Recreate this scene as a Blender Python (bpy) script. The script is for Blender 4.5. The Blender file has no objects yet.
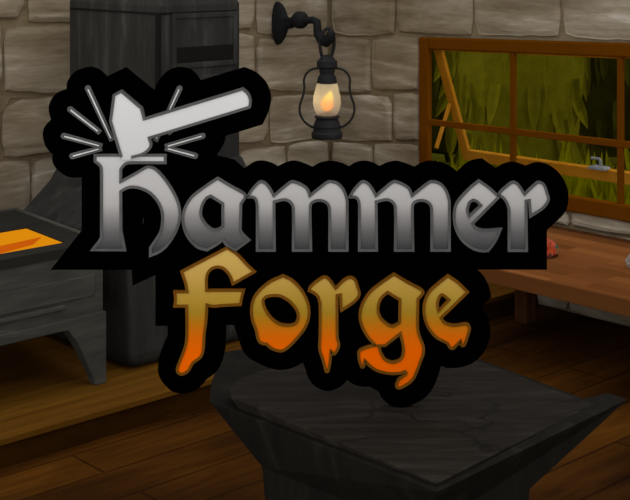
import bpy, bmesh, math, random
from mathutils import Vector
from mathutils.geometry import tessellate_polygon
random.seed(7)
S = bpy.context.scene
COL = S.collection
# ---------------------------------------------------------------- camera model
F = 1286.0; CX = 315.0; HY = -50.0; H = 2.6        # focal length (px), principal point, eye height
A = math.atan2(1286.0, 1385.0)                      # yaw of the room (its u axis)
CA, SA = math.cos(A), math.sin(A)
def PZ(x, y, z):
    d = (H - z) * F / (y - HY)
    return Vector(((x - CX) / F * d, d, z))
def PD(x, y, d):
    return Vector(((x - CX) / F * d, d, H - (y - HY) / F * d))
def UV(p):                                          # world -> room-aligned coordinates
    return Vector((p[0] * CA + p[1] * SA, -p[0] * SA + p[1] * CA, p[2] if len(p) > 2 else 0))
def XY(u, v, z=0):
    return Vector((u * CA - v * SA, u * SA + v * CA, z))

# ---------------------------------------------------------------- materials
def lin(c):
    r = []
    for v in c:
        v = v / 255.0
        r.append(v / 12.92 if v <= .04045 else ((v + .055) / 1.055) ** 2.4)
    return (r[0], r[1], r[2], 1)
def nodes(m):
    m.use_nodes = True
    nt = m.node_tree
    return nt, nt.nodes, nt.links, nt.nodes['Principled BSDF']
def mapping(nt, rot, scale, coord='Object'):
    tc = nt.nodes.new('ShaderNodeTexCoord'); mp = nt.nodes.new('ShaderNodeMapping')
    mp.inputs['Rotation'].default_value = rot; mp.inputs['Scale'].default_value = scale
    nt.links.new(tc.outputs[coord], mp.inputs['Vector'])
    return mp.outputs['Vector']
def ramp(nt, fac, stops, mode='LINEAR'):
    r = nt.nodes.new('ShaderNodeValToRGB'); e = r.color_ramp.elements
    r.color_ramp.interpolation = mode
    while len(e) < len(stops): e.new(.5)
    for k, (p, c) in enumerate(stops):
        e[k].position = p; e[k].color = lin(c)
    nt.links.new(fac, r.inputs[0])
    return r.outputs[0]
def mix(nt, f, a, b, mode='MIX'):
    n = nt.nodes.new('ShaderNodeMix'); n.data_type = 'RGBA'; n.blend_type = mode
    if isinstance(f, (int, float)): n.inputs[0].default_value = f
    else: nt.links.new(f, n.inputs[0])
    for i, x in ((6, a), (7, b)):
        if isinstance(x, tuple): n.inputs[i].default_value = x
        else: nt.links.new(x, n.inputs[i])
    return n.outputs[2]
def noise(nt, vec, scale, detail=4, rough=.6, dist=0):
    n = nt.nodes.new('ShaderNodeTexNoise')
    n.inputs['Scale'].default_value = scale; n.inputs['Detail'].default_value = detail
    n.inputs['Roughness'].default_value = rough; n.inputs['Distortion'].default_value = dist
    nt.links.new(vec, n.inputs['Vector'])
    return n.outputs['Fac']
def brush(name, stops, stretch=(1, 6, 6), scale=3.0, rot=(0, 0, 0), rough=.85, spec=.2, metal=0, fine=.35, bump=0, big=None):
    """procedural stroked surface: colour ramp over a noise stretched along one axis"""
    m = bpy.data.materials.new(name); nt, n, l, b = nodes(m)
    v = mapping(nt, rot, stretch)
    f1 = noise(nt, v, scale, 3, .55, .4)
    c = ramp(nt, f1, stops)
    if fine:
        v2 = mapping(nt, rot, tuple(s * 1.0 for s in stretch))
        f2 = noise(nt, v2, scale * 5, 3, .7)
        g = ramp(nt, f2, [(.3, (150, 150, 150)), (.7, (255, 255, 255))])
        c = mix(nt, fine, c, g, 'MULTIPLY')
    if big:
        v3 = mapping(nt, (0, 0, 0), (1, 1, 1)); f3 = noise(nt, v3, big[0], 2, .5)
        g = ramp(nt, f3, [(.35, big[1]), (.65, (255, 255, 255))])
        c = mix(nt, 1.0, c, g, 'MULTIPLY')
    l.new(c, b.inputs['Base Color'])
    b.inputs['Roughness'].default_value = rough; b.inputs['Metallic'].default_value = metal
    b.inputs['Specular IOR Level'].default_value = spec
    if bump:
        bp = n.new('ShaderNodeBump'); bp.inputs['Strength'].default_value = bump; bp.inputs['Distance'].default_value = .02
        l.new(f1, bp.inputs['Height']); l.new(bp.outputs[0], b.inputs['Normal'])
    return m
def plain(name, c, rough=.8, spec=.2, metal=0):
    m = bpy.data.materials.new(name); nt, n, l, b = nodes(m); spec = min(spec, .1)
    v = mapping(nt, (0, 0, 0), (1, 1, 1)); f = noise(nt, v, 9, 2)
    k = tuple(int(x * .93) for x in c); k2 = tuple(min(255, int(x * 1.05)) for x in c)
    l.new(ramp(nt, f, [(.35, k), (.65, k2)]), b.inputs['Base Color'])
    b.inputs['Roughness'].default_value = rough; b.inputs['Specular IOR Level'].default_value = spec
    b.inputs['Metallic'].default_value = metal
    return m
def zgrad(name, stops, z0, z1):
    """enamel whose pigment changes with height on the sign"""
    m = bpy.data.materials.new(name); nt, n, l, b = nodes(m)
    tc = n.new('ShaderNodeTexCoord'); sx = n.new('ShaderNodeSeparateXYZ'); mr = n.new('ShaderNodeMapRange')
    l.new(tc.outputs['Object'], sx.inputs[0]); l.new(sx.outputs['Z'], mr.inputs['Value'])
    mr.inputs['From Min'].default_value = z0; mr.inputs['From Max'].default_value = z1
    l.new(ramp(nt, mr.outputs[0], stops), b.inputs['Base Color'])
    b.inputs['Roughness'].default_value = .9; b.inputs['Specular IOR Level'].default_value = 0
    return m
def emit(name, c, strength):
    m = bpy.data.materials.new(name); nt, n, l, b = nodes(m)
    b.inputs['Base Color'].default_value = (0, 0, 0, 1); b.inputs['Specular IOR Level'].default_value = 0
    b.inputs['Emission Color'].default_value = lin(c); b.inputs['Emission Strength'].default_value = strength
    return m

def cracks(m, scale, col):
    nt = m.node_tree; b = nt.nodes['Principled BSDF']; src = b.inputs['Base Color'].links[0].from_socket
    v = mapping(nt, (0, 0, 0), (1, 1, 1)); w_ = nt.nodes.new('ShaderNodeTexNoise'); w_.inputs['Scale'].default_value = 5; nt.links.new(v, w_.inputs['Vector'])
    ad = nt.nodes.new('ShaderNodeVectorMath'); ad.operation = 'MULTIPLY_ADD'; ad.inputs[1].default_value = (.35, .35, .35)
    nt.links.new(w_.outputs['Color'], ad.inputs[0]); nt.links.new(v, ad.inputs[2])
    vo = nt.nodes.new('ShaderNodeTexVoronoi'); vo.feature = 'DISTANCE_TO_EDGE'; vo.inputs['Scale'].default_value = scale; nt.links.new(ad.outputs[0], vo.inputs['Vector'])
    line = ramp(nt, vo.outputs['Distance'], [(.012, (255, 255, 255)), (.035, (0, 0, 0))])
    gate = ramp(nt, noise(nt, v, 3.1, 1), [(.5, (0, 0, 0)), (.56, (255, 255, 255))])
    f = mix(nt, 1.0, line, gate, 'MULTIPLY')
    nt.links.new(mix(nt, f, src, lin(col)), b.inputs['Base Color'])
# ---------------------------------------------------------------- objects
def tag(o, label=None, cat=None, group=None, kind=None):
    if label: o['label'] = label
    if cat: o['category'] = cat
    if group: o['group'] = group
    if kind: o['kind'] = kind
    return o
def empty(name, loc, rz=0):
    o = bpy.data.objects.new(name, None); COL.objects.link(o)
    o.location = loc; o.rotation_euler.z = rz; o.empty_display_size = .1
    return o
def link(name, bm, mats, parent=None, rz=0, loc=(0, 0, 0), smooth=False, bevel=0, seg=2):
    bmesh.ops.recalc_face_normals(bm, faces=bm.faces)
    me = bpy.data.meshes.new(name); bm.to_mesh(me); bm.free()
    for m in (mats if isinstance(mats, (list, tuple)) else [mats]): me.materials.append(m)
    if smooth:
        for p in me.polygons: p.use_smooth = True
    o = bpy.data.objects.new(name, me); COL.objects.link(o)
    if parent: o.parent = parent
    else: o.rotation_euler.z = rz; o.location = loc
    if bevel:
        b = o.modifiers.new('bevel', 'BEVEL'); b.width = bevel; b.segments = seg; b.limit_method = 'ANGLE'; b.angle_limit = math.radians(25)
    return o
def box(bm, a, b, mi=0, jit=0):
    vs = []
    for x in (a[0], b[0]):
        for y in (a[1], b[1]):
            for z in (a[2], b[2]):
                vs.append(bm.verts.new((x + random.uniform(-jit, jit), y + random.uniform(-jit, jit), z + random.uniform(-jit, jit))))
    for q in ((0, 1, 3, 2), (4, 6, 7, 5), (0, 4, 5, 1), (2, 3, 7, 6), (0, 2, 6, 4), (1, 5, 7, 3)):
        f = bm.faces.new([vs[i] for i in q]); f.material_index = mi
    return vs
def loops(bm, rings, cap0=True, cap1=True, mi=0, closed=True):
    R = [[bm.verts.new(p) for p in r] for r in rings]
    n = len(R[0])
    for i in range(len(R) - 1):
        for k in range(n if closed else n - 1):
            f = bm.faces.new((R[i][k], R[i][(k + 1) % n], R[i + 1][(k + 1) % n], R[i + 1][k])); f.material_index = mi
    if cap0: bm.faces.new(R[0][::-1]).material_index = mi
    if cap1: bm.faces.new(R[-1]).material_index = mi
    return R
def lathe(bm, prof, c, n=24, mi=0, sx=1, sy=1):
    return loops(bm, [[(c[0] + r * sx * math.cos(2 * math.pi * k / n), c[1] + r * sy * math.sin(2 * math.pi * k / n), c[2] + z) for k in range(n)] for r, z in prof], mi=mi)
def tube(bm, pts, rad, n=10, closed=False, mi=0):
    pts = [Vector(p) for p in pts]; N = len(pts); rings = []; up = None
    for i, p in enumerate(pts):
        a = pts[(i - 1) % N] if (closed or i > 0) else p
        b = pts[(i + 1) % N] if (closed or i < N - 1) else p
        t = (b - a).normalized()
        if up is None:
            up = Vector((0, 0, 1)) if abs(t.z) < .9 else Vector((1, 0, 0))
        s = t.cross(up).normalized(); up = s.cross(t).normalized()
        r = rad[i] if isinstance(rad, (list, tuple)) else rad
        rings.append([p + (s * math.cos(2 * math.pi * k / n) + up * math.sin(2 * math.pi * k / n)) * r for k in range(n)])
    if closed: rings.append(rings[0])
    R = loops(bm, rings, not closed, not closed, mi)
    if closed: bmesh.ops.remove_doubles(bm, verts=bm.verts, dist=1e-6)
def catmull(pts, closed=True, n=5):
    """pts: (x, y[, 1]) where a third item marks a sharp corner"""
    P = [Vector((p[0], p[1])) for p in pts]; C = [len(p) > 2 for p in pts]; N = len(P); out = []
    for i in range(N if closed else N - 1):
        p1, p2 = P[i], P[(i + 1) % N]
        if C[i] and C[(i + 1) % N]: out.append(p1); continue
        p0 = P[i - 1] if (closed or i > 0) else p1
        p3 = P[(i + 2) % N] if (closed or i + 2 < N) else p2
        d1 = (p2 - p0) * .5; d2 = (p3 - p1) * .5
        L = (p2 - p1).length
        def clampd(d):
            return d * (min(d.length, L) / d.length) if d.length > 1e-9 else d
        d1 = (p2 - p1) * .8 if C[i] else clampd(d1)
        d2 = (p2 - p1) * .8 if C[(i + 1) % N] else clampd(d2)
        for k in range(n):
            t = k / n; t2 = t * t; t3 = t2 * t
            out.append(p1 * (2 * t3 - 3 * t2 + 1) + d1 * (t3 - 2 * t2 + t) + p2 * (-2 * t3 + 3 * t2) + d2 * (t3 - t2))
    if not closed: out.append(P[-1])
    return out

# ---------------------------------------------------------------- palette
stone_l = brush('stone', [(.28, (140, 129, 109)), (.46, (168, 157, 138)), (.6, (187, 178, 161)), (.7, (218, 212, 201))], (.8, .8, 5), 1.9, fine=.35, bump=.15, big=(.8, (205, 195, 180)))
mortar = brush('mortar', [(.3, (120, 105, 80)), (.7, (138, 123, 97))], (1, 1, 3), 3)
iron = brush('stove_iron', [(.3, (40, 40, 38)), (.55, (51, 50, 48)), (.75, (72, 71, 68))], (6, 6, 1), 1.6, rough=.75, spec=.08, fine=.3)
iron_side = brush('forge_iron', [(.3, (60, 59, 55)), (.55, (73, 71, 66)), (.75, (85, 83, 77))], (1, 1, 6), 2.2, rough=.75, spec=.05, fine=.25)
iron_top = brush('forge_top_iron', [(.3, (38, 37, 34)), (.7, (43, 42, 38))], (1, 5, 1), 2, rough=.8, spec=.03, fine=.1)
iron_dark = plain('panel_iron', (20, 19, 18), .8, .1)
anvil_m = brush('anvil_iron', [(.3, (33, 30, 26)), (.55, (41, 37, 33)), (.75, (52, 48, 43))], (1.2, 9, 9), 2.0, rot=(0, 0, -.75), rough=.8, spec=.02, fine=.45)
cracks(anvil_m, 2.6, (27, 25, 23))
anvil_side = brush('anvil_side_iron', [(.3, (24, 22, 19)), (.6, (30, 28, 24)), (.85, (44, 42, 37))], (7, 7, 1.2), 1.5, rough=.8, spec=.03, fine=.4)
lamp_iron = plain('lamp_iron', (42, 42, 44), .6, .3)
bracket_iron = plain('bracket_iron', (30, 30, 32), .7, .2)
frame_wood = brush('window_wood', [(.3, (94, 52, 4)), (.6, (100, 55, 5)), (.8, (114, 65, 8))], (1, 1, 1), 1.2, rough=.8, spec=.0, fine=.12)
sash_wood = brush('sash_wood', [(.3, (164, 105, 16)), (.6, (184, 124, 34)), (.8, (200, 142, 50))], (1, 1, 1), 3, rough=.8, spec=.0, fine=.12)
bench_side = brush('bench_edge_wood', [(.3, (98, 58, 28)), (.7, (108, 66, 34))], (1, .3, 4), 2, rough=.8, spec=.0, fine=.12)
leg_wood = brush('leg_wood', [(.3, (66, 40, 22)), (.7, (96, 62, 38))], (4, 4, .5), 4, rough=.8, spec=.0, fine=.3)
leafA = plain('olive_leaf', (94, 89, 12), 1, 0)
leafB = plain('dark_leaf', (52, 50, 8), 1, 0)  # dark leaf colour of the evergreens around the pale one
leafC = plain('bright_grass', (134, 132, 0), 1, 0)
bark = plain('bark', (60, 45, 25), 1, 0)
soil = plain('meadow_soil', (70, 68, 15), 1, 0)
latch_m = plain('latch_metal', (128, 128, 128), .5, .3)

def wood_planks(name, c1, c2, seam, bw, rh, streak, mortar_size=.01, rough=.6, spec=.25, fine=.4, bias=0, big=None):
    m = bpy.data.materials.new(name); nt, n, l, b = nodes(m)
    v = mapping(nt, (0, 0, 0), (1, 1, 1))
    br = n.new('ShaderNodeTexBrick'); l.new(v, br.inputs['Vector'])
    br.inputs['Scale'].default_value = 1; br.inputs['Brick Width'].default_value = bw; br.inputs['Row Height'].default_value = rh
    br.inputs['Mortar Size'].default_value = mortar_size; br.inputs['Mortar Smooth'].default_value = .6
    br.inputs['Bias'].default_value = bias
    br.inputs['Color1'].default_value = lin(c1); br.inputs['Color2'].default_value = lin(c2); br.inputs['Mortar'].default_value = lin(seam)
    br.offset = .37; br.squash = 1.0
    v2 = mapping(nt, (0, 0, 0), streak); f = noise(nt, v2, 2, 4, .6, .5)
    g = ramp(nt, f, [(.3, (150, 140, 125)), (.7, (255, 255, 255))])
    c = mix(nt, fine, br.outputs['Color'], g, 'MULTIPLY')
    if big:
        f3 = noise(nt, mapping(nt, (0, 0, 0), big[2]), big[0], 2, .5)
        c = mix(nt, 1.0, c, ramp(nt, f3, [(.35, big[1]), (.62, (255, 255, 255))]), 'MULTIPLY')
    l.new(c, b.inputs['Base Color']); b.inputs['Roughness'].default_value = rough; b.inputs['Specular IOR Level'].default_value = spec
    return m
floor_m = wood_planks('floor_boards', (92, 55, 12), (76, 44, 8), (60, 33, 6), 2.2, .3, (1, 7, 1), .012, .8, .03, .7, big=(1.1, (150, 140, 150), (.5, 1.4, 1)))
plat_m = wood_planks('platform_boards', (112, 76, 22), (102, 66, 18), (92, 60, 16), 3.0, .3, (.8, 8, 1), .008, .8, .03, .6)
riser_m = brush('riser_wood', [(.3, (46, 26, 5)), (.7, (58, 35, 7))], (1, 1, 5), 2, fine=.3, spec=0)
bench_m = wood_planks('bench_top_boards', (138, 86, 46), (102, 61, 30), (112, 66, 32), .62, .115, (6, 1, 1), .001, .8, .0, .12, bias=.0)

# ---------------------------------------------------------------- room frame
C2 = Vector((.129, 11.07)); cu = UV(C2)
U2 = cu.x          # right wall (with the window) is the plane u = U2
V1 = cu.y          # left wall is the plane v = V1
def on_w1(px):     # u where a picture column meets the left wall
    r = (px - CX) / F; k = UV((r, 1)); t = V1 / k.y
    return k.x * t
def on_w2(px):
    r = (px - CX) / F; k = UV((r, 1)); t = U2 / k.x
    return k.y * t
def on_pl(px, off):
    r = (px - CX) / F; k = UV((r, 1)); return k.y * (U2 + off) / k.x
def w2_z(px, py):
    v = on_w2(px); d = XY(U2, v).y
    return H - (py - HY) / F * d

def stone_face(bm, a0, a1, zb, zt, put, mi=1):
    """one raised irregular stone between a0..a1 (along the wall) and zb/zt (functions of a)"""
    g = .011
    n1 = max(3, int((a1 - a0) / .09)); n2 = 4; out = []
    def P(a, s): return (a, zb(a) * (1 - s) + zt(a) * s)
    rim = []
    for k in range(n1): rim.append(P(a0 + (a1 - a0) * k / n1, 0))
    for k in range(n2): rim.append(P(a1, k / n2))
    for k in range(n1): rim.append(P(a1 - (a1 - a0) * k / n1, 1))
    for k in range(n2): rim.append(P(a0, 1 - k / n2))
    cx = (a0 + a1) / 2; cz = (zb(cx) + zt(cx)) / 2
    hw = (a1 - a0) / 2; hh = (zt(cx) - zb(cx)) / 2
    js = [random.uniform(-.006, .006) for _ in rim]
    tilt = random.uniform(-.012, .012); tilt2 = random.uniform(-.012, .012); dep = random.uniform(.02, .04)
    rings = []
    for ins, d in ((g, -.02), (g, dep * .45), (g + .012, dep * .8), (g + .035, dep)):
        r = []
        for (a, z), j in zip(rim, js):
            dx = (a - cx) / max(hw, 1e-6); dz = (z - cz) / max(hh, 1e-6)
            rr = .03
            k = (abs(dx) ** 6 + abs(dz) ** 6) ** (1 / 6) if (abs(dx) + abs(dz)) else 1
            k = max(k, 1)
            sx = (1 - (k - 1) * .5)
            aa = cx + dx * sx * (hw - ins + j); zz = z + (cz - z) * min(1, (ins + j + (1 - sx) * hh * 1.0) / max(hh, 1e-6))
            dd = d + (tilt * dx + tilt2 * dz if d > dep * .5 else 0)
            r.append(put(aa, zz, max(dd, -.02)))
        rings.append(r)
    loops(bm, rings, False, True, mi)

def courses(bm, lines, amin, amax, put, joints, hole=None, L=(.55, 1.0)):
    """lines: list of functions z(a); stones between consecutive lines"""
    for i in range(len(lines) - 1):
        zb, zt = lines[i], lines[i + 1]
        js = sorted(joints.get(i, []))
        cuts = [amin]
        fixed = js + [amax]
        for f in fixed:
            span = f - cuts[-1]
            if span <= 0: continue
            n = max(1, round(span / random.uniform(*L)))
            base = cuts[-1]
            for k in range(1, n + 1):
                j = random.uniform(-.12, .12) if k < n else 0
                cuts.append(base + span * (k + (j if n > 1 else 0)) / n)
        for a0, a1 in zip(cuts, cuts[1:]):
            if a1 - a0 < .08: continue
            if hole:
                h0, h1, z0, z1 = hole
                m = (a0 + a1) / 2
                if a1 > h0 and a0 < h1 and zt(m) > z0 and zb(m) < z1:
                    segs = []
                    if a0 < h0 - .08: segs.append((a0, h0 - .0, zb, zt))
                    if a1 > h1 + .08: segs.append((h1, a1, zb, zt))
                    b0, b1 = max(a0, h0), min(a1, h1)
                    if zt(m) > z1 + .1: segs.append((b0, b1, (lambda a, z1=z1: z1), zt))
                    if zb(m) < z0 - .1: segs.append((b0, b1, zb, (lambda a, z0=z0: z0)))
                    for s in segs:
                        if s[1] - s[0] > .1: stone_face(bm, s[0], s[1], s[2], s[3], put)
                    continue
            stone_face(bm, a0, a1, zb, zt, put)

def lineab(a0, z0, a1, z1):
    ph = random.uniform(0, 6)
    return lambda a: z0 + (z1 - z0) * (a - a0) / (a1 - a0) + .012 * math.sin(a * 5 + ph)
TOP = 3.1
# left wall
aL, aR = on_w1(0), on_w1(330)
UMIN = aL - 2.4
bm = bmesh.new(); box(bm, (UMIN, V1, 0), (U2 + .3, V1 + .3, TOP))
ln = [lambda a: 0.0] + [lineab(aL, p, aR, q) for p, q in ((.28, .15), (.72, .55), (1.15, .96), (1.60, 1.37), (2.1, 1.85), (2.62, 2.38))] + [lambda a: TOP]
jt = {5: [on_w1(25)], 4: [on_w1(2)], 3: [on_w1(0), on_w1(268)], 2: [on_w1(30), on_w1(286)]}
courses(bm, ln, UMIN, U2 - .03, lambda a, z, d: (a, V1 - d, z), jt)
tag(link('wall_left', bm, [mortar, stone_l], rz=A), kind='structure')
# right wall with the window opening (v runs away from the viewer)
vW0, vW1 = on_pl(718, -.04), on_pl(418.5, -.04)                 # window outer frame, near and far end
zW0, zW1 = .735, 1.905
VMIN = on_w2(630) - 2.6
bm = bmesh.new()
for a, b in (((U2, VMIN, 0), (U2 + .08, vW0, TOP)), ((U2, vW1, 0), (U2 + .08, V1 + .3, TOP)), ((U2, vW0, 0), (U2 + .08, vW1, zW0)), ((U2, vW0, zW1), (U2 + .08, vW1, TOP))):
    box(bm, a, b)
b0, b1 = on_w2(630), on_w2(330)
ln = [lambda a: 0.0] + [lineab(b1, p, b0, q) for p, q in ((.12, .2), (.5, .62), (.97, 1.2), (1.37, 1.62), (1.87, 1.98), (2.4, 2.5))] + [lambda a: TOP]
ln[2] = lineab(b1, .5, b0, .635)
jt = {4: [on_w2(372)], 5: [on_w2(397), on_w2(475), on_w2(563)], 2: [on_w2(374), on_w2(571)], 1: [on_w2(560)], 3: [on_w2(394)]}
courses(bm, ln, VMIN, V1 - .03, lambda a, z, d: (U2 - d, a, z), jt, hole=(vW0, vW1, zW0, zW1 + .01))
tag(link('wall_right', bm, [mortar, stone_l], rz=A), kind='structure')
# floor boards and the raised platform along the left wall
bm = bmesh.new(); box(bm, (UMIN, -1.2, -.1), (U2, V1, 0))
tag(link('floor', bm, floor_m, rz=A), kind='structure')
ZP = .155
pe = UV(PZ(80, 417, ZP)); vP = pe.y
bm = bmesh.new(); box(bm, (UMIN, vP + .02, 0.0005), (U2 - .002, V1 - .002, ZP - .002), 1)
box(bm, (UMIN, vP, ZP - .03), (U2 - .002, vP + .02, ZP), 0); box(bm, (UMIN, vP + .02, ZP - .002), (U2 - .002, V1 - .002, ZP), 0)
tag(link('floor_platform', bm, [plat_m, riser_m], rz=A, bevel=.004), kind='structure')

# ---------------------------------------------------------------- window
win = empty('window_1', XY(U2, (vW0 + vW1) / 2, zW0), A); tag(win, kind='structure')
WO = Vector((U2, (vW0 + vW1) / 2, zW0))
DVW = on_w2(418) - on_w2(630)
def W(p):
    p = Vector(p); p.z += .055 * (vW1 - p.y) / DVW * (p.z - zW0) / (zW1 - zW0)
    return p - WO
def wbox(bm, a, b, **k):
    for v in box(bm, a, b, **k): v.co = W(v.co)
bm = bmesh.new()
fw = .10; din, dout = U2 - .04, U2 + .012
z_in0, z_in1 = .84, 1.81
wbox(bm, (din, vW1 - fw, zW0), (dout, vW1, zW1)); wbox(bm, (din, vW0, zW0), (dout, vW0 + fw, zW1))
wbox(bm, (din, vW0 + fw, z_in1), (dout, vW1 - fw, zW1))
link('window_frame', bm, frame_wood, win, bevel=.012)
bm = bmesh.new(); wbox(bm, (din - .02, vW0 + fw, zW0), (dout, vW1 - fw, z_in0)); link('window_sill', bm, frame_wood, win, bevel=.01)
for px in (512, 619.5):
    bm = bmesh.new(); v = on_pl(px, -.03); wbox(bm, (U2 - .03, v - .022, z_in0), (U2 + .0, v + .022, z_in1)); link('muntin', bm, frame_wood, win, bevel=.004)
bm = bmesh.new(); wbox(bm, (U2 - .034, vW0 + fw, 1.212), (U2 + .004, vW1 - fw, 1.257)); link('muntin', bm, frame_wood, win, bevel=.004)
# top-hung sash pushed outwards
vs1, vs0 = vW1 - fw + .01, vW0 + fw + .015
ti, bi = Vector((U2 + .02, 0, 1.84)), Vector((U2 + .40, 0, .885))
dv = (bi - ti); Ls = dv.length; dv.normalize(); nn = Vector((dv.z, 0, -dv.x))
bm = bmesh.new()
def sbar(bm, va, vb, s0, s1, th=.035):
    P = []
    for v in (va, vb):
        for s in (s0, s1):
            for t in (0, th):
                p = ti + dv * s - nn * t; P.append(bm.verts.new(W((p.x, v, p.z))))
    for q in ((0, 1, 3, 2), (4, 6, 7, 5), (0, 4, 5, 1), (2, 3, 7, 6), (0, 2, 6, 4), (1, 5, 7, 3)): bm.faces.new([P[i] for i in q])
sbar(bm, vs1 - .08, vs1, 0.02, Ls); sbar(bm, vs0, vs0 + .055, 0.02, Ls); sbar(bm, vs0 + .055, vs1 - .08, Ls - .095, Ls); sbar(bm, vs0 + .055, vs1 - .055, .02, .05)
sash = link('sash', bm, sash_wood, win, bevel=.006); sash['label'] = 'light wood sash swung outwards below its top hinge'
bm = bmesh.new()
for v in (vs1 - .02,):
    p = ti + dv * (Ls * .5); tube(bm, [W((U2 + .06, v + .01, 1.02)), W((p.x, v, p.z))], .022, 4)
link('stay_arm', bm, sash_wood, win)
gl = bpy.data.materials.new('pane_glass'); nt, n, l, b = nodes(gl)
tr = n.new('ShaderNodeBsdfTransparent'); gs = n.new('ShaderNodeBsdfGlossy'); gs.inputs['Roughness'].default_value = .05
mx = n.new('ShaderNodeMixShader'); mx.inputs[0].default_value = .005
l.new(tr.outputs[0], mx.inputs[1]); l.new(gs.outputs[0], mx.inputs[2]); l.new(mx.outputs[0], n['Material Output'].inputs[0])
bm = bmesh.new(); sbar(bm, vs0 + .055, vs1 - .055, .05, Ls - .075, .004); link('glass_pane', bm, gl, sash)
# latch on the bottom rail
lv = on_w2(600) + .16
lp = ti + dv * (Ls - .075)
bm = bmesh.new()
c = W((lp.x, 0, lp.z)); 
k = UV(PD(600, 163, XY(lp.x, on_w2(600)).y)); 
# find v so that the latch sits at picture column 600 on the rail
best = min((abs((XY(lp.x, v).x / XY(lp.x, v).y) * F + CX - 600), v) for v in [vs0 + i * .005 for i in range(int((vs1 - vs0) / .005))])[1]
c = W((lp.x - .012, best, lp.z + .05))
loops(bm, [[(c.x - .045 * m, c.y - .07 * m, c.z - .03 + h), (c.x + .045 * m, c.y - .07 * m, c.z - .03 + h), (c.x + .045 * m, c.y + .07 * m, c.z - .03 + h), (c.x - .045 * m, c.y + .07 * m, c.z - .03 + h)] for m, h in ((1, 0), (1, .012), (.85, .022))])
tube(bm, [(c.x, c.y - .01, c.z - .01), (c.x, c.y - .01, c.z + .035), (c.x, c.y + .0, c.z + .045), (c.x, c.y + .07, c.z + .045)], .011, 8)
lt = link('latch', bm, latch_m, sash); lt['label'] = 'grey metal latch'

# ---------------------------------------------------------------- outside
bm = bmesh.new(); box(bm, (U2 + .23, VMIN - 8, -.1), (U2 + 14, V1 + 9, .0)); tag(link('ground_outside', bm, soil, rz=A), kind='structure')
def blade(bm, base, d, w, L, bend=0, mi=0):
    d = Vector(d).normalized(); side = d.cross(Vector((0.3, 1, .1))).normalized()
    if side.length < .1: side = Vector((1, 0, 0))
    nrm = side.cross(d)
    base = Vector(base); n = 4; prev = None
    for i in range(n + 1):
        t = i / n; wd = w * (1 - t) ** .7 * (.6 + .8 * t if t < .5 else 1) if i < n else 0
        p = base + d * L * t + Vector((0, 0, -bend * t * t))
        if i < n: cur = (bm.verts.new(p - side * wd / 2), bm.verts.new(p + side * wd / 2), bm.verts.new(p + nrm * wd * .25))
        else: cur = (bm.verts.new(p),) * 3
        if prev:
            if i < n:
                bm.faces.new((prev[0], prev[2], cur[2], cur[0])); bm.faces.new((prev[2], prev[1], cur[1], cur[2]))
            else:
                bm.faces.new((prev[0], prev[2], cur[0])); bm.faces.new((prev[2], prev[1], cur[0]))
        prev = cur
def tree(px, d, h, r, mat, label, n=150, side=.0, w=.16, L=.5):
    loc = Vector(((px - CX) / F * d, d, 0))
    t = empty('evergreen_tree', loc); tag(t, label, 'tree', 'evergreens outside the window')
    bm = bmesh.new(); tube(bm, [(0, 0, 0), (0, 0, h * .5), (0.02, 0, h * .93)], [.12, .09, .02], 8); link('trunk', bm, bark, t)
    bm = bmesh.new()
    lathe(bm, [(.05, .25), (r * .8, .3), (r * .9, h * .35), (r * .75, h * .6), (r * .4, h * .85), (.02, h)], (0, 0, 0), 14)
    for v in bm.verts: v.co += Vector((random.uniform(-.05, .05), random.uniform(-.05, .05), random.uniform(-.05, .05)))
    for k in range(n):
        z = random.uniform(.3, h * .97); rr = r * (1 if z < h * .4 else 1 - .8 * (z / h - .4) / .6) * .8
        th = random.uniform(0, 2 * math.pi)
        o = Vector((math.cos(th), math.sin(th), 0))
        blade(bm, o * rr * 1.16 + Vector((0, 0, z)), o * random.choice((.03, .06, .5)) + Vector((0, 0, -1)), w * random.uniform(.7, 1.3), L * random.uniform(.5, 1.0))
    link('foliage', bm, mat, t)
TREES = ((519, 13.6, .78), (622, 15.0, .8), (418, 15.2, .75), (566, 18.2, 1.0), (725, 16.4, .8))
tree(519, 13.6, 4.8, .76, leafA, 'pale olive evergreen filling the middle of the window', 190)
tree(628, 15.0, 5.0, .8, leafB, 'dark evergreen at the right side of the window view', 150)
tree(418, 15.2, 5.0, .75, leafB, 'dark evergreen at the left edge of the window view', 150)
tree(566, 18.2, 5.6, 1.0, leafB, 'dark evergreen behind the pale olive tree', 150)
tree(725, 16.4, 5.4, .8, leafB, 'dark evergreen beyond the right end of the window', 120)
bm = bmesh.new()
random.seed(11)
for k in range(420):
    px = random.uniform(425, 740); d = random.uniform(10.95, 12.3)
    p = UV(((px - CX) / F * d, d))
    if p.x < U2 + .5 or any(math.hypot(((px - CX) / F * d) - ((tx - CX) / F * td), d - td) < tr + .25 for tx, td, tr in TREES): continue
    q = XY(p.x, p.y)
    blade(bm, (q.x, q.y, 0), (random.uniform(-.42, .42), random.uniform(-.1, .1), 1), random.uniform(.09, .19), random.choice((random.uniform(.4, .66), random.uniform(.4, .66), random.uniform(.6, .86))))
tag(link('meadow_grass', bm, leafC), 'tall yellow-green grass growing outside below the window', 'grass', kind='stuff')

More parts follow.
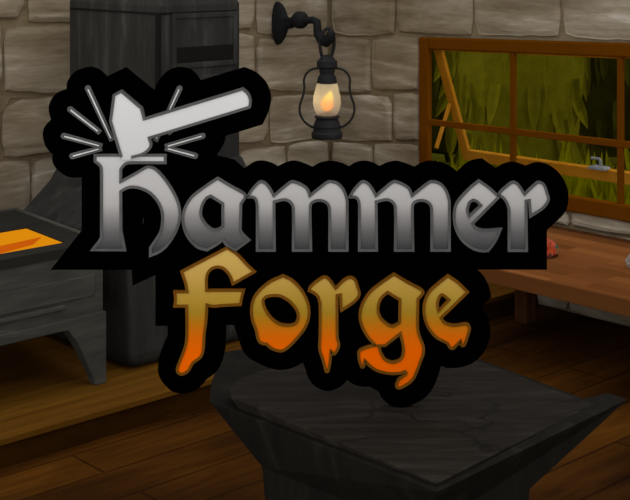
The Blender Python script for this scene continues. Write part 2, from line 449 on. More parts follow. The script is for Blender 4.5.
# ---------------------------------------------------------------- stove (corner towards the viewer)
O = UV(PZ(130, 373, ZP))
stove = empty('iron_stove', XY(O.x + .5, O.y + .6, ZP), A)
tag(stove, 'tall black iron stove with flared hood and square flue on the platform', 'stove')
SO = Vector((O.x + .5, O.y + .6, ZP))
k = 1.47; kt = 1.365
def rect(u0, u1, v0, v1, z): return [Vector((u0, v0, z)) - SO, Vector((u1, v0, z)) - SO, Vector((u1, v1, z)) - SO, Vector((u0, v1, z)) - SO]
lo = (O.x, O.x + 1.12, O.y, O.y + 1.2)
hU = UV(PD(158, 100, 8.0)); hi = (hU.x, hU.x + .665, hU.y, hU.y + 1.03)
def ins(r, d): return (r[0] + d, r[1] - d, r[2] + d, r[3] - d)
bm = bmesh.new()
loops(bm, [rect(*ins(lo, .06), ZP + .0005), rect(*ins(lo, .012), ZP + .035), rect(*ins(lo, .0), .25), rect(*lo, .875)])
link('firebox', bm, iron, stove, bevel=.03, seg=3)
bm = bmesh.new()
mid = tuple(a * .45 + b * .55 for a, b in zip(lo, hi))
loops(bm, [rect(*ins(lo, -.01), .875), rect(*ins(lo, -.01), .91), rect(*mid, 1.07), rect(*ins(hi, -.01), 1.25)])
link('hood', bm, iron, stove, bevel=.02)
ZT = 2.34
bm = bmesh.new()
loops(bm, [rect(*hi, 1.2), rect(*hi, ZT - .09), rect(*ins(hi, .025), ZT - .02), rect(*ins(hi, .1), ZT)])
link('flue_box', bm, iron, stove, bevel=.02, seg=3)
# corner strips and frame lines on both faces
bm = bmesh.new()
e = .012
for (a, b) in (((hi[0] - e, hi[2] - e, 1.25), (hi[0] + .018, hi[2] + .018, ZT - .13)), ((hi[0] + .018, hi[2] - e, ZT - .142), (hi[1] - .03, hi[2] + .0, ZT - .13)), ((hi[0] - e, hi[2] + .018, ZT - .142), (hi[0] + .0, hi[3] - .03, ZT - .13))):
    box(bm, Vector(a) - SO, Vector(b) - SO)
link('corner_strip', bm, iron_dark, stove, bevel=.006)
# two recessed panels on the right-hand face
for (zt, zb) in ((2.20, 1.85), (1.80, 1.45)):
    u0, u1 = hi[0] + .1, hi[1] - .035
    bm = bmesh.new(); y0 = hi[2] - .016; y1 = hi[2] + .004; w = .035
    for a, b in (((u0, y0, zb), (u0 + w, y1, zt)), ((u1 - w, y0, zb), (u1, y1, zt)), ((u0 + w, y0, zt - w), (u1 - w, y1, zt)), ((u0 + w, y0, zb), (u1 - w, y1, zb + w))):
        box(bm, Vector(a) - SO, Vector(b) - SO)
    pf = link('door_panel', bm, iron, stove, bevel=.006)
    bm = bmesh.new(); box(bm, Vector((u0 + w, hi[2] - .006, zb + w)) - SO, Vector((u1 - w, hi[2] - .001, zt - w)) - SO)
    link('door_window', bm, iron, pf)
    bm = bmesh.new(); box(bm, Vector((u0 + w, hi[2] - .010, zb + w)) - SO, Vector((u1 - w, hi[2] - .006, zb + w + .10)) - SO)
    link('door_slot', bm, iron_dark, pf)
# ---------------------------------------------------------------- forge trough (table)
K = UV(PZ(106, 241, .955))
forge = empty('forge_table', XY(K.x - 1.1, K.y + .5, ZP), A)
tag(forge, 'dark iron forge table with a glowing orange coal bed, left of the stove', 'forge')
FO = Vector((K.x - 1.1, K.y + .5, ZP))
def fb(bm, a, b, **q): box(bm, Vector(a) - FO, Vector(b) - FO, **q)
KB = UV(PZ(17, 208.5, .955)); u1 = K.x; u0 = K.x - 2.2; v0 = K.y; v1 = KB.y; DU = KB.x - K.x
ou1 = u1 - .195; ou0 = u0 + .25; ov0 = v0 + .13; ov1 = v0 + .13 + .50
zt = .955
bm = bmesh.new()
fb(bm, (u0, v0, zt - .05), (ou0, v1, zt)); fb(bm, (ou1, v0, zt - .05), (u1, v1, zt)); fb(bm, (ou0, v0, zt - .05), (ou1, ov0, zt)); fb(bm, (ou0, ov1, zt - .05), (ou1, v1, zt))
link('top_plate', bm, iron_top, forge)
bm = bmesh.new(); r = .035; z2 = zt + .010
fb(bm, (u1 - r, v0 + r, zt - .02), (u1 - .006, v1 - r, z2)); fb(bm, (u0, v1 - r, zt - .02), (u1 - .006, v1 - .006, z2))
link('top_rim', bm, iron_side, forge, bevel=.005)
bm = bmesh.new()
fb(bm, (u0, v0 + .012, .50), (u1 - .012, v0 + .05, zt - .05)); fb(bm, (u0, v1 - .05, .50), (u1 - .012, v1 - .012, zt - .05)); fb(bm, (u1 - .05, v0 + .05, .5), (u1 - .012, v1 - .05, zt - .05)); fb(bm, (u0, v0 + .05, .5), (u0 + .04, v1 - .05, zt - .05))
fb(bm, (u0, v0 - .012, .62), (u1 - .27, v0 + .012, .645)); fb(bm, (u0, v0 - .004, .5), (u1 - .20, v0 + .012, .56)); fb(bm, (u0, v0, .66), (u1 - .07, v0 + .012, .78))
fb(bm, (u0 + .04, v0 + .05, .52), (u1 - .05, v1 - .05, .56))
link('apron', bm, iron_side, forge, bevel=.008)
bm = bmesh.new()
fb(bm, (ou0 - .02, ov0 - .02, .8), (ou1 + .02, ov1 + .02, .946))
for f in bm.faces: pass
coal = emit('glowing_coals', (218, 137, 12), 1.0)
cb = link('coal_bed', bm, coal, forge); cb['label'] = 'glowing orange coal bed'
recess_tone = emit('recess_shading_orange', (197, 88, 10), 1.0)  # darker glow colour paints in the shading and reflection inside the recess
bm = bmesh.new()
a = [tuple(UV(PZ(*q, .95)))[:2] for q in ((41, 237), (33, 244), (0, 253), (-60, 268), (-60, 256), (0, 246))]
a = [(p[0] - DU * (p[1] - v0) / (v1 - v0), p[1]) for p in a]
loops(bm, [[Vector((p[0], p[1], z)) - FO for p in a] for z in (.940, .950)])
link('recess_shading_band', bm, recess_tone, cb)['label'] = 'darker orange band painting in the shading inside the recess'
def leg(cu_, cv_, su, sv):
    bm = bmesh.new()
    def q(w, z, wv=None): 
        wv = wv or w
        return [Vector(p) - FO for p in ((cu_, cv_, z), (cu_ + su * w, cv_, z), (cu_ + su * w, cv_ + sv * wv, z), (cu_, cv_ + sv * wv, z))]
    loops(bm, [q(.075, ZP + .0005), q(.08, ZP + .03), q(.19, .42, .12), q(.25, .50, .13), q(.25, .56, .13)])
    link('leg', bm, iron_side, forge, bevel=.006)
leg(u1, v0 - .006, -1, 1); leg(u1, v1, -1, -1); leg(u0, v0 - .006, 1, 1); leg(u0, v1, 1, -1)

for o_ in [forge] + list(forge.children_recursive):
    if o_.type == 'MESH':
        for v in o_.data.vertices: v.co.x += DU * (v.co.y + FO.y - v0) / (v1 - v0)

# ---------------------------------------------------------------- workbench
zb_ = .60
fr = UV(PZ(560, 283.5, zb_)); bu0 = fr.x; bu1 = U2 - .045
bv1 = UV(PZ(470, 262, zb_)).y + .35; bv0 = VMIN + .9
bench = empty('workbench', XY((bu0 + bu1) / 2, (bv0 + bv1) / 2, 0), A)
tag(bench, 'long brown wooden workbench under the window', 'workbench')
BO = Vector(((bu0 + bu1) / 2, (bv0 + bv1) / 2, 0))
def bb(bm, a, b): box(bm, Vector(a) - BO, Vector(b) - BO)
bm = bmesh.new(); bb(bm, (bu0 + .0, bv0, zb_ - .028), (bu1, bv1, zb_))
# the boards run along the bench: rotate the pattern through a swapped mapping
top = link('tabletop', bm, None or bench_m, bench)
bm = bmesh.new(); bb(bm, (bu0 - .004, bv0, zb_ - .10), (bu0 + .05, bv1, zb_ - .002)); bb(bm, (bu0 + .05, bv1 - .05, zb_ - .10), (bu1, bv1 + .004, zb_ - .028)); bb(bm, (bu0 + .05, bv0, zb_ - .10), (bu1, bv0 + .05, zb_ - .028))
link('apron', bm, bench_side, bench, bevel=.004)
bm = bmesh.new(); bb(bm, (bu1 - .035, bv0, zb_), (bu1, bv1, zb_ + .012)); link('back_strip', bm, leg_wood, bench)
lg = UV(PZ(525, 322, 0))
bm = bmesh.new(); bb(bm, (bu1 - .06, bv0 + .1, zb_ - .09), (bu1 + .0, bv1 - .1, zb_ - .028)); link('wall_cleat', bm, leg_wood, bench)
for lu in (lg.x,):
    for lvv in (lg.y, bv0 + .25):
        bm = bmesh.new(); h = .052
        loops(bm, [[Vector((lu + a * h * m, lvv + b * h * m, z)) - BO for a, b in ((-1, -1), (1, -1), (1, 1), (-1, 1))] for m, z in ((.9, 0.0), (1, .03), (1.0, zb_ - .028))])
        link('leg', bm, leg_wood, bench, bevel=.006)
for nn_ in bench_m.node_tree.nodes:
    if nn_.type == 'MAPPING': nn_.inputs['Rotation'].default_value = (0, 0, math.pi / 2)

# ore lumps on the bench
def rock(name, px, py, w, d, h, mats, label, seed, ang=.3, split=None):
    random.seed(seed)
    p = PZ(px, py, zb_); bm = bmesh.new()
    bmesh.ops.create_icosphere(bm, subdivisions=3, radius=1)
    from mathutils import noise as N
    for v in bm.verts:
        c = v.co.copy(); n1 = N.noise(c * 1.6 + Vector((seed, 0, 0))); n2 = N.noise(c * 4 + Vector((0, seed, 0)))
        s = 1 + .35 * n1 + .14 * n2
        v.co = Vector((c.x * w * s, c.y * d * s, max(c.z * s, -.62) * h + .62 * h))
    for f in bm.faces:
        c = f.calc_center_median()
        if split: f.material_index = split(c)
    o = link(name, bm, mats, loc=p + Vector((0, 0, .001)), smooth=False); o.rotation_euler.z = ang
    tag(o, label, 'ore')
    return o
red = brush('copper_red', [(.3, (150, 52, 22)), (.6, (190, 72, 34)), (.8, (205, 98, 62))], (1, 1, 1), 9, rough=.6, fine=.2)
teal = plain('teal_patina', (62, 112, 100), .7, .2)
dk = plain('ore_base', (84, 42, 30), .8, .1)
from mathutils import noise as N
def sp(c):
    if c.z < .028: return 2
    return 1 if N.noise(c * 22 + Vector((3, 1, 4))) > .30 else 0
rock('copper_ore', 544.5, 256, .088, .08, .066, [red, teal, dk], 'orange-red ore lump with teal flecks on the workbench', 3, split=sp)
gr = brush('pale_ore', [(.3, (110, 98, 90)), (.5, (160, 148, 138)), (.7, (205, 192, 182))], (1, 1, 1), 7, rough=.7, fine=.3)
rock('iron_ore', 641, 268, .085, .075, .078, [gr], 'pale grey ore lump at the right end of the workbench', 8)

# ---------------------------------------------------------------- anvil
zA = .75
av = empty('anvil', (0.35, 5.2, 0)); tag(av, 'broad black iron anvil standing on the floor in front', 'anvil')
AO = Vector((.35, 5.2, 0))
def ring(pts): return [PZ(x, y, z) - AO for x, y, z in pts]
top = ring([(233, 391, zA), (237, 399, zA), (437, 481, zA), (586, 405, zA), (585, 403, zA), (582, 400, zA), (391, 329, zA), (247, 386, zA)])
sh = ring([(211, 382, .70), (209, 401, .70), (437, 492, .735), (628, 399, .735), (608, 392.5, .752), (584, 398.5, .742), (391, 325, .74), (222, 352, .70)])
rim = [t * .8 + s * .2 + Vector((0, 0, .0)) for t, s in zip(top, sh)]
for v in rim: v.z = zA - .004
wl = PZ(262, 467, .49) - AO; wr = PZ(530, 489, .51) - AO
wf = Vector((.40, 4.66, .49)) - AO; wb = Vector((.33, 5.75, .5)) - AO
waist = [wl + Vector((.0, .05, 0)), wl, wf, wr, wr + Vector((-.02, .06, 0)), wr + Vector((-.06, .12, 0)), wb, wl + Vector((.02, .15, 0))]
w2 = [Vector((p.x * .97, p.y * .97, .3)) for p in waist]
w3 = [Vector((p.x * .97, p.y * .97, .14)) for p in waist]
w4 = [Vector((p.x * 1.05, p.y * 1.0, .1)) for p in waist]
w5 = [Vector((p.x * 1.08, p.y * 1.0, 0)) for p in waist]
bm = bmesh.new()
loops(bm, [w5, w4, w3, w2, waist, sh], True, True)
link('body', bm, anvil_side, av, bevel=.004)
bm = bmesh.new()
low = [p.copy() for p in rim]
for p in low: p.z = .70
c = sum(top, Vector()) / 8
t2 = [c + (p - c) * .955 for p in top]
for p in t2: p.z = zA - .004
low = [Vector((c.x + (p.x - c.x) * .97, c.y + (p.y - c.y) * .97, .69)) for p in top]
loops(bm, [low, rim, top], True, True)
link('face_plate', bm, anvil_m, av, bevel=.006)

# ---------------------------------------------------------------- overlaid title logo, built as a standing sign
YS = 1.85 * F / (407.6 - HY); SC = YS / F
SX = (310 - CX) * SC; SZ = zA + .0015
sign = empty('title_overlay_sign', (SX, YS, SZ)); tag(sign, 'overlaid title logo built as a large black cut-out sign with silver and gold lettering standing on the anvil', 'sign')
SK = 1.0
def w(x, y): return ((x - CX) * SC * SK - SX, H - (y - HY) * SC * SK - SZ)
def sheet(bm, outer, holes, y0, y1):
    polys = [outer] + holes
    flat = [p for q in polys for p in q]
    tris = tessellate_polygon([[Vector((p[0], p[1], 0)) for p in q] for q in polys])
    fr = [bm.verts.new((*[w(p[0], p[1])[0]], y0, w(p[0], p[1])[1])) for p in flat]
    bk = [bm.verts.new((v.co.x, y1, v.co.z)) for v in fr]
    for t in tris:
        try: bm.faces.new([fr[i] for i in t]); bm.faces.new([bk[i] for i in t[::-1]])
        except ValueError: pass
    k = 0
    for q in polys:
        n = len(q)
        for i in range(n):
            a, b = k + i, k + (i + 1) % n
            try: bm.faces.new((fr[a], fr[b], bk[b], bk[a]))
            except ValueError: pass
        k += n
def ribbon(bm, pts, width, y0, y1, closed=True):
    n = len(pts); rows = []
    for i, p in enumerate(pts):
        a = pts[(i - 1) % n] if (closed or i) else None
        b = pts[(i + 1) % n] if (closed or i < n - 1) else None
        d1 = (p - a).normalized() if a is not None and (p - a).length > 1e-6 else None
        d2 = (b - p).normalized() if b is not None and (b - p).length > 1e-6 else None
        d1 = d1 or d2; d2 = d2 or d1
        n1 = Vector((-d1.y, d1.x)); n2 = Vector((-d2.y, d2.x)); m = n1 + n2
        m = m.normalized() if m.length > 1e-3 else n1
        s = min(1 / max(m.dot(n1), .1), 1.9)
        o = m * width / 2 * s
        c = []
        for q in (p - o, p + o):
            x, z = w(q.x, q.y)
            c += [(x, y0, z), (x, y1, z)]
        rows.append([bm.verts.new(c[0]), bm.verts.new(c[2]), bm.verts.new(c[3]), bm.verts.new(c[1])])
    for i in range(n if closed else n - 1):
        a, b = rows[i], rows[(i + 1) % n]
        for k in range(4): bm.faces.new((a[k], a[(k + 1) % 4], b[(k + 1) % 4], b[k]))
    if not closed:
        bm.faces.new(rows[0]); bm.faces.new(rows[-1][::-1])
def px(o, pts):
    """traced at five times size: crop origin + points; trailing 1 marks a corner"""
    return [((o[0] + p[0] / 5), (o[1] + p[1] / 5)) + ((1,) if len(p) > 2 else ()) for p in pts]
black = bpy.data.materials.new('black_enamel'); nt, n_, l_, b_ = nodes(black)
b_.inputs['Base Color'].default_value = (.0003, .0003, .0003, 1); b_.inputs['Roughness'].default_value = 1; b_.inputs['Specular IOR Level'].default_value = 0
zof = lambda y: w(0, y)[1]
Z0, Z1 = zof(400), zof(80)
fz = lambda y: (zof(y) - Z0) / (Z1 - Z0)
silver = zgrad('silver_enamel', [(fz(y), c) for y, c in ((248, (62, 62, 63)), (232, (98, 97, 98)), (218, (136, 133, 134)), (204, (173, 171, 170)), (190, (183, 181, 181)), (170, (188, 187, 189)), (150, (202, 202, 204)), (88, (216, 216, 217)))], Z0, Z1)
gold = zgrad('gold_enamel', [(fz(y), c) for y, c in ((352, (232, 98, 0)), (338, (216, 100, 8)), (322, (182, 114, 20)), (312, (160, 126, 36)), (295, (174, 140, 56)), (275, (192, 156, 78)), (258, (200, 166, 90)))], Z0, Z1)
grey_rim = plain('grey_rim_enamel', (86, 86, 86), .9, 0)
brown_rim = plain('brown_rim_enamel', (108, 68, 18), .9, 0)
white_en = plain('pale_spark_enamel', (205, 205, 205), .9, 0)
sil = [(55, 167), (60, 172), (66, 176), (72, 177.7, 1), (81.7, 177.5, 1), (81.7, 230.3, 1), (50.7, 269.8, 1), (131.7, 269.8, 1), (132.7, 285.7, 1), (155.3, 275, 1), (155.5, 325.8, 1), (167.4, 326, 1),
 (167.4, 336), (163, 346), (159, 358), (158, 371), (160, 378), (164, 384), (172, 391.3), (182, 393.6), (192, 391.6), (200, 387), (207, 379, 1), (216, 372), (222, 362), (225, 350, 1), (226, 325, 1), (234, 325, 1),
 (239, 340), (242, 349), (248, 357), (258, 363), (268, 367.6), (280, 370), (292, 368), (303, 362.4, 1), (305.6, 370), (309, 379), (316, 387), (328, 391), (340, 387), (347.3, 380, 1), (354, 384.5), (362, 386.6), (370, 387), (378.6, 391.6, 1),
 (382, 398), (390, 405), (402, 407.6), (416, 403), (427, 396), (434, 386), (438, 376), (441, 366, 1), (448, 368), (462, 367), (474, 362), (484, 352), (490, 337), (489.6, 324), (486, 314), (481, 308, 1), (491.3, 297, 1),
 (490, 290), (486, 280), (480, 273), (474, 269.6, 1), (547, 269.8, 1), (547, 230, 1), (556, 222), (562, 216), (567, 208), (568.4, 198), (567, 187), (560, 174), (550, 166), (538, 163.4), (527, 166.8, 1), (514, 163), (504, 165), (497, 169.4, 1), (483, 159.6, 1), (474, 161), (466, 165), (458, 172.6, 1),
 (450, 167), (440, 163), (430, 162), (422, 164), (415, 168, 1), (406, 164.5), (397, 162), (388, 163.5), (380, 167.3, 1), (373, 163.5), (364, 162), (356, 163.5), (349, 167.5, 1), (340, 163.5), (329, 162), (320, 164), (312.4, 168, 1), (303, 164), (295, 161.8), (286, 163.5), (278, 167.4, 1), (270, 163.5), (262, 161.8), (254, 163), (244, 169.6, 1),
 (234, 161, 1), (225, 158.5), (217, 157, 1), (217, 154.5, 1), (221, 149), (224.4, 142), (225, 136, 1), (262.6, 124.6, 1), (268, 113), (270.6, 103), (270.4, 94), (266, 83), (256, 73), (244, 67.6, 1), (200, 81, 1), (196, 75), (190, 70), (180, 67.6), (172, 69), (165, 73), (158, 82), (153.6, 91, 1),
 (125, 67.8, 1), (106, 77, 1), (98, 70), (88, 67.6), (76, 71), (70, 77), (67, 83), (66.5, 89.5, 1), (57, 93), (50.5, 101), (48.6, 110), (51, 119.6, 1), (44.5, 127), (42.8, 136), (46, 147), (52.7, 154.8, 1), (52, 160)]
cres = [(141.0, 213.5, 1), (143, 217), (143.6, 221), (141.2, 227, 1), (141.9, 220)]
bm = bmesh.new(); sheet(bm, catmull(sil), [catmull(cres, n=3)], 0.0, .035); link('backing_plate', bm, black, sign)['label'] = 'black cut-out backing plate'
SK = (YS - .013) / YS
L0 = (80, 145); L1 = (80, 185)
h_ = px(L0, [(75, 52, 1), (426, 52, 1), (426, 89, 1), (250, 89), (222, 98), (203, 122, 1), (203, 184, 1), (280, 142), (325, 115), (345, 110), (375, 120), (415, 160), (460, 225), (490, 290), (499, 340), (495, 385), (475, 440), (440, 495), (400, 532), (352, 553, 1), (352, 514, 1), (400, 440), (412, 385), (410, 335), (390, 285), (350, 240), (300, 216), (260, 210), (230, 217), (203, 233, 1), (204, 430, 1), (223, 525, 1), (60, 525, 1), (95, 483), (107, 460, 1), (107, 125), (100, 103), (75, 82, 1)])
M = (240, 165)
m_ = [(38, 160, 1), (60, 125), (90, 92), (106, 84), (128, 93), (150, 120), (169, 155, 1), (240, 95), (262, 84), (300, 96), (335, 120), (349, 155, 1), (425, 95), (450, 84), (490, 95), (520, 130), (536, 180, 1), (536, 427, 1), (448, 427, 1), (448, 230), (440, 197), (415, 180), (385, 178), (358, 190), (351, 215), (354, 427, 1), (266, 427, 1), (266, 215), (252, 186), (222, 173), (170, 184, 1), (172, 427, 1), (86, 427, 1), (86, 205), (80, 175), (65, 161)]
m1 = px(M, m_); m2 = px((M[0] + 102.2, 165), m_)
a_ = px((170, 165), [(238, 67, 1), (300, 104), (365, 140), (380, 158, 1), (354, 194, 1), (351, 325, 1), (362, 345), (394, 376, 1), (325, 427, 1), (285, 402), (266, 374, 1), (225, 402), (185, 425, 1), (140, 412), (98, 372), (72, 320), (64, 265), (75, 215), (105, 165), (150, 127), (200, 92)])
a_h = px((170, 165), [(203, 155, 1), (264, 193, 1), (264, 308, 1), (242, 322), (215, 325), (185, 305), (158, 265), (153, 235), (163, 195), (182, 166)])
E0 = (440, 165)
e_ = px(E0, [(195, 80, 1), (245, 115), (294, 160, 1), (163, 293, 1), (180, 316), (220, 327), (302, 322, 1), (275, 382), (240, 429, 1), (210, 430), (165, 418), (115, 380), (82, 325), (71, 260), (80, 200), (110, 158), (155, 112)])
e_h = px(E0, [(165, 175, 1), (184, 182), (205, 203, 1), (146, 258, 1), (137, 228), (146, 190)])
r_ = px(E0, [(295, 150, 1), (303, 135), (335, 106), (365, 87), (390, 98), (423, 147, 1), (470, 103), (495, 87), (520, 100), (535, 140), (542, 175), (515, 215), (453, 256, 1), (447, 177, 1), (430, 180, 1), (433, 428, 1), (346, 428, 1), (346, 230), (335, 190), (318, 165)])
f_ = px((160, 240), [(335, 40, 1), (385, 72), (435, 125), (471, 159, 1), (364, 220, 1), (350, 180), (320, 145), (285, 135), (250, 150), (233, 185), (232, 253, 1), (418, 252, 1), (408, 290), (402, 323, 1), (310, 328), (265, 332), (234, 325, 1), (230, 400), (220, 480), (216, 545), (203, 585), (165, 615), (140, 655), (108, 672), (88, 660), (88, 635), (106, 590), (132, 505), (133, 331, 1), (73, 331, 1), (77, 295), (73, 260, 1), (136, 260, 1), (127, 215), (108, 159, 1)])
o_ = px((240, 260), [(215, 80, 1), (260, 103), (310, 155), (340, 220), (345, 275), (330, 330), (295, 380), (250, 428), (215, 453), (185, 453), (155, 440), (132, 421, 1), (105, 415), (90, 395), (80, 350), (62, 300), (57, 245), (68, 195), (100, 150), (150, 110)])
o_h = px((240, 260), [(160, 178), (200, 180), (245, 205), (280, 245), (291, 285), (278, 318), (240, 328), (195, 320), (155, 290), (125, 245), (115, 205), (130, 185)])
r2 = px((240, 260), [(346, 154, 1), (350, 138), (380, 110), (420, 86), (443, 95), (478, 142, 1), (520, 102), (550, 88), (575, 100), (590, 140), (596, 175), (570, 210), (507, 252, 1), (502, 175, 1), (485, 178, 1), (486, 385), (494, 430), (472, 470), (454, 455, 1), (450, 510), (440, 556), (430, 556), (415, 500), (398, 445), (400, 380), (400, 225), (390, 185), (370, 165)])
G = (350, 260)
g_ = px(G, [(220, 72, 1), (290, 113), (355, 148), (366, 164), (340, 196, 1), (338, 330), (345, 375), (366, 430), (366, 470), (355, 500), (335, 555), (312, 600), (275, 628), (245, 641), (232, 630), (245, 598), (280, 570), (275, 557), (255, 565), (200, 568), (140, 555), (100, 530), (74, 503, 1), (70, 528), (60, 536), (50, 515), (43, 465), (60, 447), (110, 430), (130, 428, 1), (88, 383), (56, 320), (50, 270), (65, 215), (100, 162), (150, 120)])
g_h = px(G, [(188, 162, 1), (250, 199, 1), (248, 314, 1), (212, 332), (180, 318), (150, 285), (140, 240), (155, 192)])
g_h2 = px(G, [(252, 368, 1), (262, 410), (268, 450), (260, 490), (235, 508), (205, 512), (172, 495), (152, 458), (143, 430, 1), (175, 428, 1)])
e2 = px(G, [(490, 80, 1), (540, 114), (588, 161, 1), (455, 290, 1), (475, 316), (520, 328), (582, 321), (598, 340), (590, 375), (572, 425), (558, 428), (553, 405, 1), (515, 443), (500, 438), (486, 416), (430, 385), (390, 335), (372, 280), (372, 220), (395, 163), (440, 120)])
e2_h = px(G, [(462, 174), (496, 200, 1), (443, 256, 1), (437, 220), (446, 188)])
def letter(outer, holes, face, rimm, label, rw=2.7):
    o = catmull(outer); hs = [catmull(q) for q in holes]
    bm = bmesh.new(); sheet(bm, o, hs, -.010, .004)
    lo_ = link('letter', bm, face, sign); lo_['label'] = label
    bm = bmesh.new()
    for q in [o] + hs: ribbon(bm, q, rw, -.014, .002)
    link('letter_rim', bm, rimm, lo_)
letter(h_, [], silver, grey_rim, 'silver letter h')
for args in (((a_, [a_h]), 'silver letter a'), ((m1, []), 'silver letter m, the first'), ((m2, []), 'silver letter m, the second'), ((e_, [e_h]), 'silver letter e'), ((r_, []), 'silver letter r')):
    letter(args[0][0], args[0][1], silver, grey_rim, args[1])
for args in (((f_, []), 'gold letter f running down to orange'), ((o_, [o_h]), 'gold letter o running down to orange'), ((r2, []), 'gold letter r running down to orange'), ((g_, [g_h, g_h2]), 'gold letter g running down to orange'), ((e2, [e2_h]), 'gold letter e running down to orange')):
    letter(args[0][0], args[0][1], gold, brown_rim, args[1])
# hammer emblem
ham = px((40, 60), [(458, 484, 1), (500, 474), (535, 455), (556, 425), (547, 388, 1), (1048, 234, 1), (1052, 200), (1040, 168), (1014, 144, 1), (522, 294, 1), (508, 240, 1), (408, 155, 1), (372, 175, 1), (355, 305, 1), (409, 484, 1)])
bm = bmesh.new(); hp = catmull(ham); sheet(bm, catmull(ham + px((40, 60), [(412, 497, 1), (452, 497, 1)])), [], -.022, .004)
hm = link('hammer_emblem', bm, silver, sign); hm['label'] = 'silver hammer emblem'
hp = catmull(ham, closed=False); bm = bmesh.new(); ribbon(bm, hp, 2.7, -.026, .002, closed=False); link('emblem_rim', bm, grey_rim, hm)
for si, (x0, y0, x1, y1) in enumerate(((87.5, 88.5, 112, 141), (69.8, 109.6, 100, 133), (63.4, 136.2, 102, 146.6), (72, 156.4, 101.5, 148.4), (179.4, 88.6, 155, 141.5), (195, 112, 167.5, 133.5), (202.5, 136, 165, 147), (195, 156, 165, 148))):
    a = Vector((x0, y0)); b = Vector((x1, y1)); d = (b - a).normalized(); nn_ = Vector((-d.y, d.x)); L = (b - a).length
    def cap(r, e, s):
        o = [a + d * (s) + (nn_ * math.cos(t) - d * math.sin(t)) * r for t in [math.pi * k / 10 for k in range(11)]]
        return o + [a + d * (L - e) - nn_ * r * .9, a + d * (L - e) + nn_ * r * .9]
    bm = bmesh.new(); sheet(bm, cap(3.0, 0, 0), [], -.006 - .0008 * si, .004); sk = link('spark', bm, grey_rim, sign)
    bm = bmesh.new(); sheet(bm, cap(.62, 3, 1.4), [], -.014, -.005); link('spark_core', bm, white_en, sk)['label'] = 'pale streak'
# rear stays that hold the plate up on the anvil
SK = 1.0
for x in (335, 425):
    X = w(x, 0)[0]
    bm = bmesh.new(); tube(bm, [Vector((X, .030, w(0, 300)[1])), Vector((X, .32, .018))], .01, 8)
    link('rear_stay', bm, black, sign)

# ---------------------------------------------------------------- bracket + lantern
ub = on_w1(274); base = XY(ub, V1 - .03)
zc = H - (23 - HY) / F * base.y
br = empty('wall_bracket', (base.x, base.y, zc), A)
tag(br, 'black iron wall bracket holding the lantern, right of the stove', 'bracket')
bm = bmesh.new()
prof = [(.0, .178, .05), (.03, .178, .052), (.06, .165, .05), (.09, .13, .045), (.115, .08, .038), (.14, .045, .032), (.20, .035, .03)]
loops(bm, [[(w_ * math.cos(2 * math.pi * k / 16), -dd, hh * math.sin(2 * math.pi * k / 16)) for k in range(16)] for dd, hh, w_ in prof])
link('wall_plate', bm, bracket_iron, br, smooth=False)
def bp(x, y):
    lo_, hi_ = 0.0, 1.5
    for _ in range(40):
        m = (lo_ + hi_) / 2; q = XY(ub, V1 - .03 - m)
        if q.x / q.y * F + CX < x: lo_ = m
        else: hi_ = m
    return (0, -lo_, H - (y - HY) / F * q.y - zc)
bm = bmesh.new()
c3 = [(285, 21), (293, 21), (306, 20.5), (313, 20), (317, 22), (317.5, 29), (318, 34), (321, 39), (326, 41), (330, 38), (331, 33), (330, 29.5)]
tube(bm, [bp(*p) for p in c3], [.035, .028, .028, .03, .034, .034, .036, .042, .05, .045, .035, .015], 12)
link('hook_arm', bm, bracket_iron, br, smooth=True)
bm = bmesh.new(); kz = bp(300, 20)
loops(bm, [[(r * math.cos(2 * math.pi * k / 16), kz[1] - dd, kz[2] + r * math.sin(2 * math.pi * k / 16)) for k in range(16)] for dd, r in ((-.065, .03), (-.05, .055), (-.025, .07), (.025, .07), (.05, .055), (.065, .03))])
link('knuckle', bm, bracket_iron, br, smooth=True)
hook = XY(ub, V1 - .03 + bp(326.5, 40)[1])
ld = hook.y; pxs = ld / F
lz = lambda py: H - (py - HY) / F * ld
lant = empty('oil_lantern', (hook.x, hook.y, lz(138)), 0)
tag(lant, 'black oil lantern with a burning flame hanging from the wall bracket', 'lantern')
zb0 = lz(138)
Z = lambda py: lz(py) - zb0
hx = (327 - CX) / F * ld - hook.x
def Xp(x): return (x - CX) / F * ld - hook.x
cx_ = Xp(327)
bm = bmesh.new(); lathe(bm, [(15 * pxs, 0), (15.6 * pxs, 2 * pxs), (15.6 * pxs, 5 * pxs), (14 * pxs, 7 * pxs), (13.5 * pxs, 10 * pxs), (14 * pxs, 12 * pxs), (12 * pxs, 17 * pxs), (10.5 * pxs, 20 * pxs), (12.5 * pxs, 20.5 * pxs), (12.5 * pxs, 22 * pxs), (3.5 * pxs, 25 * pxs), (2.4 * pxs, 27 * pxs)], (cx_, 0, 0)); link('oil_tank', bm, lamp_iron, lant, smooth=False)
bm = bmesh.new(); lathe(bm, [(9.8 * pxs, Z(83)), (10 * pxs, Z(82)), (9 * pxs, Z(77)), (7 * pxs, Z(74)), (8 * pxs, Z(70)), (8 * pxs, Z(68)), (10.2 * pxs, Z(67)), (10.2 * pxs, Z(61)), (8.5 * pxs, Z(60)), (6.5 * pxs, Z(57)), (3 * pxs, Z(55)), (.5 * pxs, Z(54.5))], (cx_, 0, 0)); link('cap', bm, lamp_iron, lant)
for s in (-1, 1):
    pts = [(s * 7, 68), (s * 14, 69), (s * 20, 73), (s * 23, 80), (s * 22.5, 88), (s * 24, 96), (s * 27, 105), (s * 27, 113), (s * 23, 121), (s * 16, 126.5), (s * 11, 127.5)]
    c3 = catmull(pts, closed=False, n=4)
    bm = bmesh.new(); tube(bm, [(cx_ + p.x * pxs, 0, Z(p.y)) for p in c3], 1.2 * pxs, 8); link('guard_wire', bm, lamp_iron, lant, smooth=True)
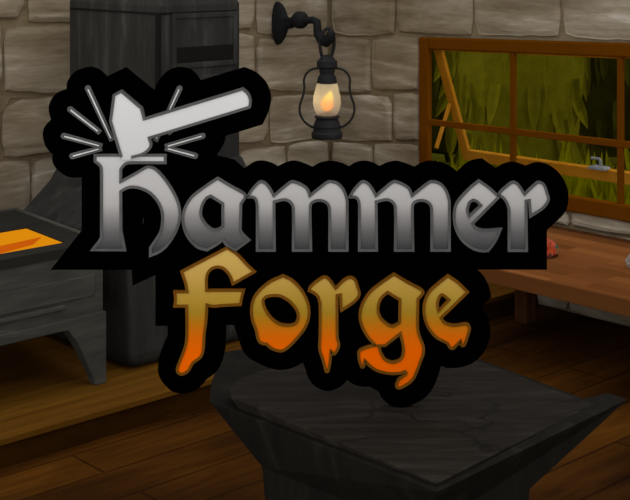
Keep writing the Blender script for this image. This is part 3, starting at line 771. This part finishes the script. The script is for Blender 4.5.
bm = bmesh.new(); c3 = catmull([(-3.5, 61), (-6.5, 50), (-6.5, 40), (-3, 31), (2, 28.5), (6, 34), (7.2, 44), (5.5, 53), (2.5, 61)], closed=False, n=4)
tube(bm, [(cx_ + p.x * pxs - .0, (.0), Z(p.y)) for p in c3], 1.7 * pxs, 8); link('handle', bm, lamp_iron, lant, smooth=True)
glass = bpy.data.materials.new('lamp_glass'); nt, n, l, b = nodes(glass)
tr = n.new('ShaderNodeBsdfTransparent'); df = n.new('ShaderNodeBsdfTranslucent'); dd_ = n.new('ShaderNodeBsdfDiffuse'); mx = n.new('ShaderNodeMixShader'); m2_ = n.new('ShaderNodeMixShader')
df.inputs[0].default_value = (.95, .95, .9, 1); dd_.inputs[0].default_value = (.95, .95, .9, 1)
m2_.inputs[0].default_value = .4; l.new(df.outputs[0], m2_.inputs[1]); l.new(dd_.outputs[0], m2_.inputs[2])
mx.inputs[0].default_value = .34; l.new(tr.outputs[0], mx.inputs[1]); l.new(m2_.outputs[0], mx.inputs[2]); l.new(mx.outputs[0], n['Material Output'].inputs[0])
bm = bmesh.new(); loops(bm, [[(cx_ + r * pxs * math.cos(2 * math.pi * k / 24), r * pxs * math.sin(2 * math.pi * k / 24), Z(y)) for k in range(24)] for r, y in ((9, 116.5), (12, 111), (14, 104), (13.3, 96), (11.5, 88), (10.2, 83.5))], False, False)
link('glass_chimney', bm, glass, lant, smooth=True)
fl = bpy.data.materials.new('flame'); nt, n, l, b = nodes(fl)
tc = n.new('ShaderNodeTexCoord'); sx = n.new('ShaderNodeSeparateXYZ'); l.new(tc.outputs['Generated'], sx.inputs[0])
b.inputs['Base Color'].default_value = (0, 0, 0, 1)
l.new(ramp(nt, sx.outputs['Z'], [(.1, (235, 130, 35)), (.45, (238, 145, 35)), (.7, (248, 190, 50)), (1, (250, 205, 70))]), b.inputs['Emission Color'])
b.inputs['Emission Strength'].default_value = 1.3
bm = bmesh.new()
R_ = []
for r, y, o in ((1.5, 111.5, 0), (5, 109, 0), (6.5, 105, 0), (6.2, 101, .3), (4.3, 97, 1.5), (2.4, 93.5, 3), (.3, 90.5, 3.5)):
    R_.append([(cx_ + (o + r * math.cos(2 * math.pi * k / 16)) * pxs, r * .8 * pxs * math.sin(2 * math.pi * k / 16), Z(y)) for k in range(16)])
loops(bm, R_); fo = link('flame', bm, fl, lant, smooth=True); fo['label'] = 'yellow-orange flame'
pl = bpy.data.lights.new('lantern_light', 'POINT'); pl.energy = 2.6; pl.color = (1, .72, .35); pl.shadow_soft_size = .05
po = bpy.data.objects.new('lantern_light', pl); COL.objects.link(po); po.location = (hook.x + cx_, hook.y, lz(98))
fo.visible_shadow = True

# ---------------------------------------------------------------- light
wd = bpy.data.worlds.new('world'); S.world = wd; wd.use_nodes = True
wn = wd.node_tree; bg = wn.nodes['Background']
tc = wn.nodes.new('ShaderNodeTexCoord'); sx = wn.nodes.new('ShaderNodeSeparateXYZ'); rp = wn.nodes.new('ShaderNodeValToRGB')
wn.links.new(tc.outputs['Generated'], sx.inputs[0]); wn.links.new(sx.outputs['Z'], rp.inputs[0])
rp.color_ramp.elements[0].position = 0; rp.color_ramp.elements[0].color = (.9, .88, .84, 1); rp.color_ramp.elements[1].position = 1; rp.color_ramp.elements[1].color = (1, 1, 1, 1)
wn.links.new(rp.outputs[0], bg.inputs[0]); bg.inputs[1].default_value = 1.16
cp = bpy.data.lights.new('coal_light', 'POINT'); cp.energy = 2; cp.color = (1, .5, .12); cp.shadow_soft_size = .2
co = bpy.data.objects.new('coal_light', cp); COL.objects.link(co); q = XY(ou1 - .6, (ov0 + ov1) / 2, 1.1); co.location = q

cam = bpy.data.cameras.new('camera'); cam.sensor_width = 36; cam.lens = F / 630 * 36; cam.shift_y = -(250 - HY) / 630; cam.shift_x = 0
camo = bpy.data.objects.new('camera', cam); COL.objects.link(camo); camo.location = (0, 0, H); camo.rotation_euler = (math.pi / 2, 0, 0)
S.camera = camo
S.view_settings.view_transform = 'Standard'; S.view_settings.look = 'None'; S.view_settings.exposure = 0; S.view_settings.gamma = 1; S.view_settings.use_curve_mapping = False
